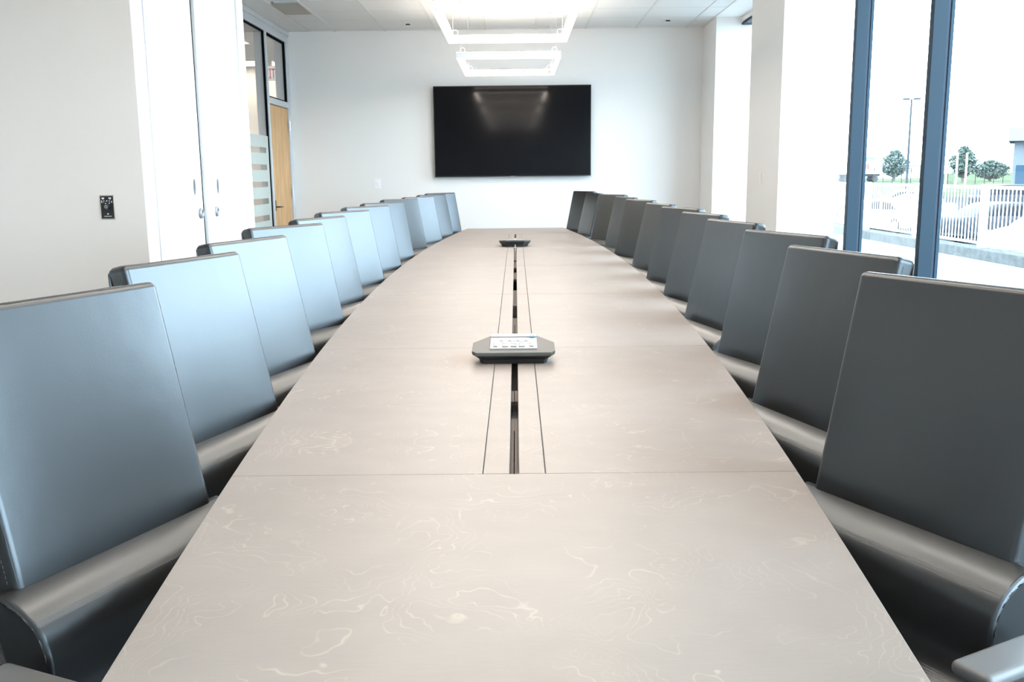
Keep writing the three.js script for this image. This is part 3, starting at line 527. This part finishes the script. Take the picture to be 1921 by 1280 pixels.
function car(label, paint, x, z, turn, suv = false) {
  const t = thing(suv ? 'suv' : 'sedan', label, 'car', [x, -1.36, z], turn);
  const m = mat(lin(...paint), 0.4, { specularIntensity: 0.08 });
  const low = suv ? [[-2.3, 0.42], [-2.35, 0.75], [-2.3, 1.05], [-1.2, 1.10], [1.0, 1.08], [1.9, 1.0], [2.28, 0.85], [2.32, 0.45], [1.9, 0.30], [-1.9, 0.30]] : [[-2.25, 0.35], [-2.32, 0.62], [-2.25, 0.92], [-1.5, 0.97], [0.8, 0.93], [1.7, 0.82], [2.2, 0.66], [2.3, 0.42], [1.9, 0.24], [-1.9, 0.24]];
  const cab = suv ? [[-2.2, 1.05], [-1.95, 1.55], [-1.7, 1.68], [0.0, 1.72], [0.35, 1.62], [1.1, 1.07]] : [[-1.85, 0.94], [-1.05, 1.34], [-0.7, 1.42], [0.05, 1.44], [0.3, 1.38], [1.15, 0.91]];
  const ex = (pts, w, b) => { const g = new THREE.ExtrudeGeometry(new THREE.Shape(new THREE.SplineCurve([...pts, pts[0]].map((p) => new THREE.Vector2(...p))).getPoints(60)), { depth: w - 2 * b, bevelEnabled: true, bevelSize: b, bevelThickness: b, bevelOffset: -b * 0.6, bevelSegments: 3 }); g.translate(0, 0, -w / 2 + b); return toCreasedNormals(g, 0.9); };
  mesh('body', ex(low, 1.8, 0.08), m, t);
  const cb = mesh('cabin', ex(cab, 1.56, 0.1), m, t);
  const y0 = suv ? 1.10 : 0.97, y1 = suv ? 1.58 : 1.34;
  for (const s of [-1, 1]) {
    const win = (pts) => { const g = new THREE.ExtrudeGeometry(new THREE.Shape(pts.map((p) => new THREE.Vector2(...p))), { depth: 0.012, bevelEnabled: false }); g.translate(0, 0, s > 0 ? 0.776 : -0.788); return g; };
    mesh('side_window', win(suv ? [[-1.85, y0], [-1.7, y1], [-0.62, y1 + 0.02], [-0.62, y0]] : [[-1.35, y0], [-0.95, y1 - 0.06], [-0.38, y1 + 0.01], [-0.38, y0]]), carGlass, cb);
    mesh('side_window', win(suv ? [[-0.54, y0], [-0.54, y1 + 0.02], [0.12, y1], [0.72, y0]] : [[-0.31, y0], [-0.31, y1 + 0.01], [0.16, y1], [0.78, y0]]), carGlass, cb);
  }
  const slab = (xa, ya, xb, yb, w) => { const dx = xb - xa, dy = yb - ya, L = Math.hypot(dx, dy), g = new THREE.BoxGeometry(L, 0.02, w); g.rotateZ(Math.atan2(dy, dx)); g.translate((xa + xb) / 2, (ya + yb) / 2, 0); return g; };
  mesh('windscreen', suv ? slab(1.02, 1.13, 0.40, 1.61, 1.2) : slab(1.03, 1.0, 0.38, 1.37, 1.2), carGlass, cb);
  mesh('rear_window', suv ? slab(-2.17, 1.15, -1.99, 1.54, 1.2) : slab(-1.75, 1.02, -1.1, 1.34, 1.2), carGlass, cb);
  const R = suv ? 0.36 : 0.32, wg = cyl(R, R, 0.22, 22).rotateX(Math.PI / 2), rg = cyl(R * 0.66, R * 0.66, 0.235, 12).rotateX(Math.PI / 2);
  for (const xx of [-1.38, 1.4]) for (const s of [-1, 1]) { const w = mesh('wheel', wg, carTyre, t); w.position.set(xx, R, s * 0.80); mesh('rim', rg, carLamp, w); }
  for (const s of [-1, 1]) { mesh('tail_lamp', rbx(-2.34, -2.14, suv ? 0.85 : 0.70, suv ? 1.1 : 0.86, s * 0.52 - 0.2, s * 0.52 + 0.2, 0.03), carRed, t); mesh('head_lamp', rbx(2.02, 2.24, suv ? 0.72 : 0.56, suv ? 0.88 : 0.68, s * 0.55 - 0.2, s * 0.55 + 0.2, 0.03), carLamp, t); }
  return t;
}
car('dark sedan parked side-on behind the railing, right of the second mullion', [0.03, 0.036, 0.044], 18.55, -36, 0.15);
car('dark sport utility car parked behind the dark sedan', [0.03, 0.036, 0.044], 31.2, -60, 0.1, true);
car('silver car with pale bonnet at the right edge of the view', [0.55, 0.57, 0.60], 17.0, -29.5, Math.PI + 0.25);
car('white car in the middle of the window between the mullions', [0.75, 0.75, 0.75], 20.6, -50, Math.PI - 0.5);
car('white car in the second row between the mullions', [0.75, 0.76, 0.77], 25.2, -62, Math.PI - 0.5);
car('pale car showing red tail lamps between the mullions', [0.62, 0.62, 0.63], 16.9, -43, Math.PI * 0.5 + 0.35);
car('white car beside the first mullion', [0.72, 0.73, 0.74], 18.8, -58, Math.PI - 0.55);
car('pale silver car farthest left between the mullions', [0.55, 0.56, 0.58], 22.0, -70, Math.PI - 0.4);
// poles and posts
{
  const t = thing('light_pole', 'tall car park light pole with a T-shaped head', 'lamp post', [40.95, -1.36, -100]);
  const m = mat(lin(0.04, 0.045, 0.05), 0.6, { specularIntensity: 0.3 });
  const p = mesh('pole', cyl(0.09, 0.14, 9.9, 12), m, t); p.position.y = 4.95;
  mesh('arm', rbx(-0.95, 0.95, 9.86, 9.93, -0.04, 0.04, 0.01), m, t);
  for (const s of [-1, 1]) mesh('lamp_head', rbx(s * 0.55 - 0.32, s * 0.55 + 0.32, 9.86, 10.04, -0.15, 0.15, 0.02), m, t);
}
for (const [x, y1, l] of [[46.32, 3.0, 'white post in front of the dark tree, left of the pair'], [47.32, 3.0, 'white post in front of the dark tree, right of the pair'], [45.25, 2.45, 'short white post beside the second mullion']]) {
  const t = thing('white_post', l, 'post', [x, -0.9, -100.5]); const p = mesh('shaft', cyl(0.1, 0.1, y1 + 0.9, 12), M.railWhite, t); p.position.y = (y1 + 0.9) / 2; const c = mesh('cap', cyl(0.05, 0.11, 0.08, 12), M.railWhite, t); c.position.y = y1 + 0.94;
}
{
  const t = thing('wire_fence', 'dark wire fence along the grass bank', 'fence', [0, -0.42, -120.4]); const m = mat(lin(0.02, 0.02, 0.022), 0.7, { specularIntensity: 0.2 }), pg = new THREE.CylinderGeometry(0.045, 0.045, 2.1, 8);
  for (let x = 44; x < 70; x += 1.16) { const p = mesh('post', pg, m, t); p.position.set(x, 1.05, 0); }
  for (const y of [0.4, 1.2, 2.0]) mesh('wire', bx(44, 70, y, y + 0.014, -0.007, 0.007), m, t);
}
function tree(label, x, z, y0, h, r, seed, tone) {
  const t = thing('tree', label, 'tree', [x, y0, z]), R = rng(seed), leaf = mat(lin(...tone), 0.9, { side: THREE.DoubleSide }), bark = mat(lin(0.10, 0.08, 0.06), 0.9);
  const tr = mesh('trunk', cyl(0.10, 0.2, h * 0.5, 9), bark, t); tr.position.y = h * 0.25;
  const pos = [];
  for (let k = 0; k < 2600; k++) {
    const a = R() * 6.283, v = R(), rr = Math.sqrt(R()), prof = Math.sin(Math.pow(v, 0.75) * 3.0) * 0.95 + 0.06, lump = 1 + 0.25 * noise3(Math.cos(a) * 1.6, v * 3 + seed, Math.sin(a) * 1.6);
    const c = [Math.cos(a) * rr * r * prof * lump, h * (0.18 + 0.82 * v), Math.sin(a) * rr * r * prof * lump], s = 0.20 + 0.16 * R();
    for (let q = 0; q < 3; q++) pos.push(c[0] + (R() - 0.5) * 2 * s, c[1] + (R() - 0.5) * 2 * s, c[2] + (R() - 0.5) * 2 * s);
  }
  const g = new THREE.BufferGeometry(); g.setAttribute('position', new THREE.Float32BufferAttribute(pos, 3)); g.computeVertexNormals(); metreUV(g); 
  const c = mesh('crown', g, leaf, t); c.userData.kind = 'stuff';
}
tree('dark round tree behind the white posts, right of the second mullion', 60.8, -130, -0.42, 4.7, 1.75, 3, [0.065, 0.085, 0.07]);
tree('greyish tree behind the light pole between the mullions', 60.2, -152, -0.42, 4.8, 2.1, 8, [0.10, 0.125, 0.11]);
tree('low bush beside the far building', 69.5, -140, -0.42, 2.9, 2.6, 14, [0.065, 0.085, 0.07]);
{
  const t = thing('truck_trailer', 'white box trailer with red lettering at the first mullion', 'trailer', [53.8, -0.4, -150]);
  mesh('box', rbx(-3.5, 3.2, 1.2, 3.16, -1.2, 1.2, 0.04), mat(lin(0.72, 0.72, 0.72), 0.5), t);
  mesh('cooling_unit', rbx(0.6, 2.2, 3.16, 3.85, -0.8, 0.8, 0.04), mat(lin(0.12, 0.13, 0.14), 0.6), t);
  mesh('chassis', bx(-3.3, 3.0, 0.85, 1.2, -0.9, 0.9), M.blackMetal, t);
  for (const x of [-2.2, 2.2]) { const w = mesh('wheel', cyl(0.5, 0.5, 2.3, 16).rotateX(Math.PI / 2), carTyre, t); w.position.set(x, 0.5, 0); }
  const f = canvasTex(512, 128, (c, w, h) => { c.fillStyle = '#dedede'; c.fillRect(0, 0, w, h); c.fillStyle = '#c8283a'; c.font = 'italic bold 120px sans-serif'; c.textAlign = 'right'; c.textBaseline = 'middle'; c.fillText('RA', w - 150, h / 2); });
  mesh('lettering', bx(-3.3, 3.0, 1.75, 2.85, 1.2, 1.21), [M.white, M.white, M.white, M.white, mat(lin(0.9, 0.9, 0.9), 0.5, { map: f }), M.white], t);
}
{
  const t = thing('office_building', 'pale building with glazed lower wall at the right edge of the view', 'building', [46.7, -0.9, -90], -0.49);
  const pale = mat(lin(0.17, 0.175, 0.18), 0.8, { specularIntensity: 0 });
  mesh('roof_volume', rbx(-0.5, 18, 4.8, 6.05, -10, 0.9, 0.05), pale, t);
  mesh('wall', bx(0, 18, 0, 4.8, -10, 0), mat(lin(0.12, 0.13, 0.14), 0.8, { specularIntensity: 0 }), t);
  for (let k = 0; k < 8; k++) { const w = mesh('window', bx(0, 1.9, 0.9, 2.6, 0, 0.05), mat(lin(0.03, 0.055, 0.08), 0.4, { specularIntensity: 0.05 }), t); w.position.x = 0.3 + k * 2.2; }
}
{
  const t = thing('warehouse', 'low pale warehouse on the horizon', 'building', [75, -0.35, -210]);
  mesh('wall', bx(-14, 16, 0, 2.6, -6, 6), mat(lin(0.55, 0.57, 0.6), 0.7), t); mesh('roof', rbx(-14.4, 16.4, 2.6, 2.85, -6.4, 6.4, 0.05), mat(lin(0.3, 0.32, 0.34), 0.7), t);
}
renderer.render(scene, camera);
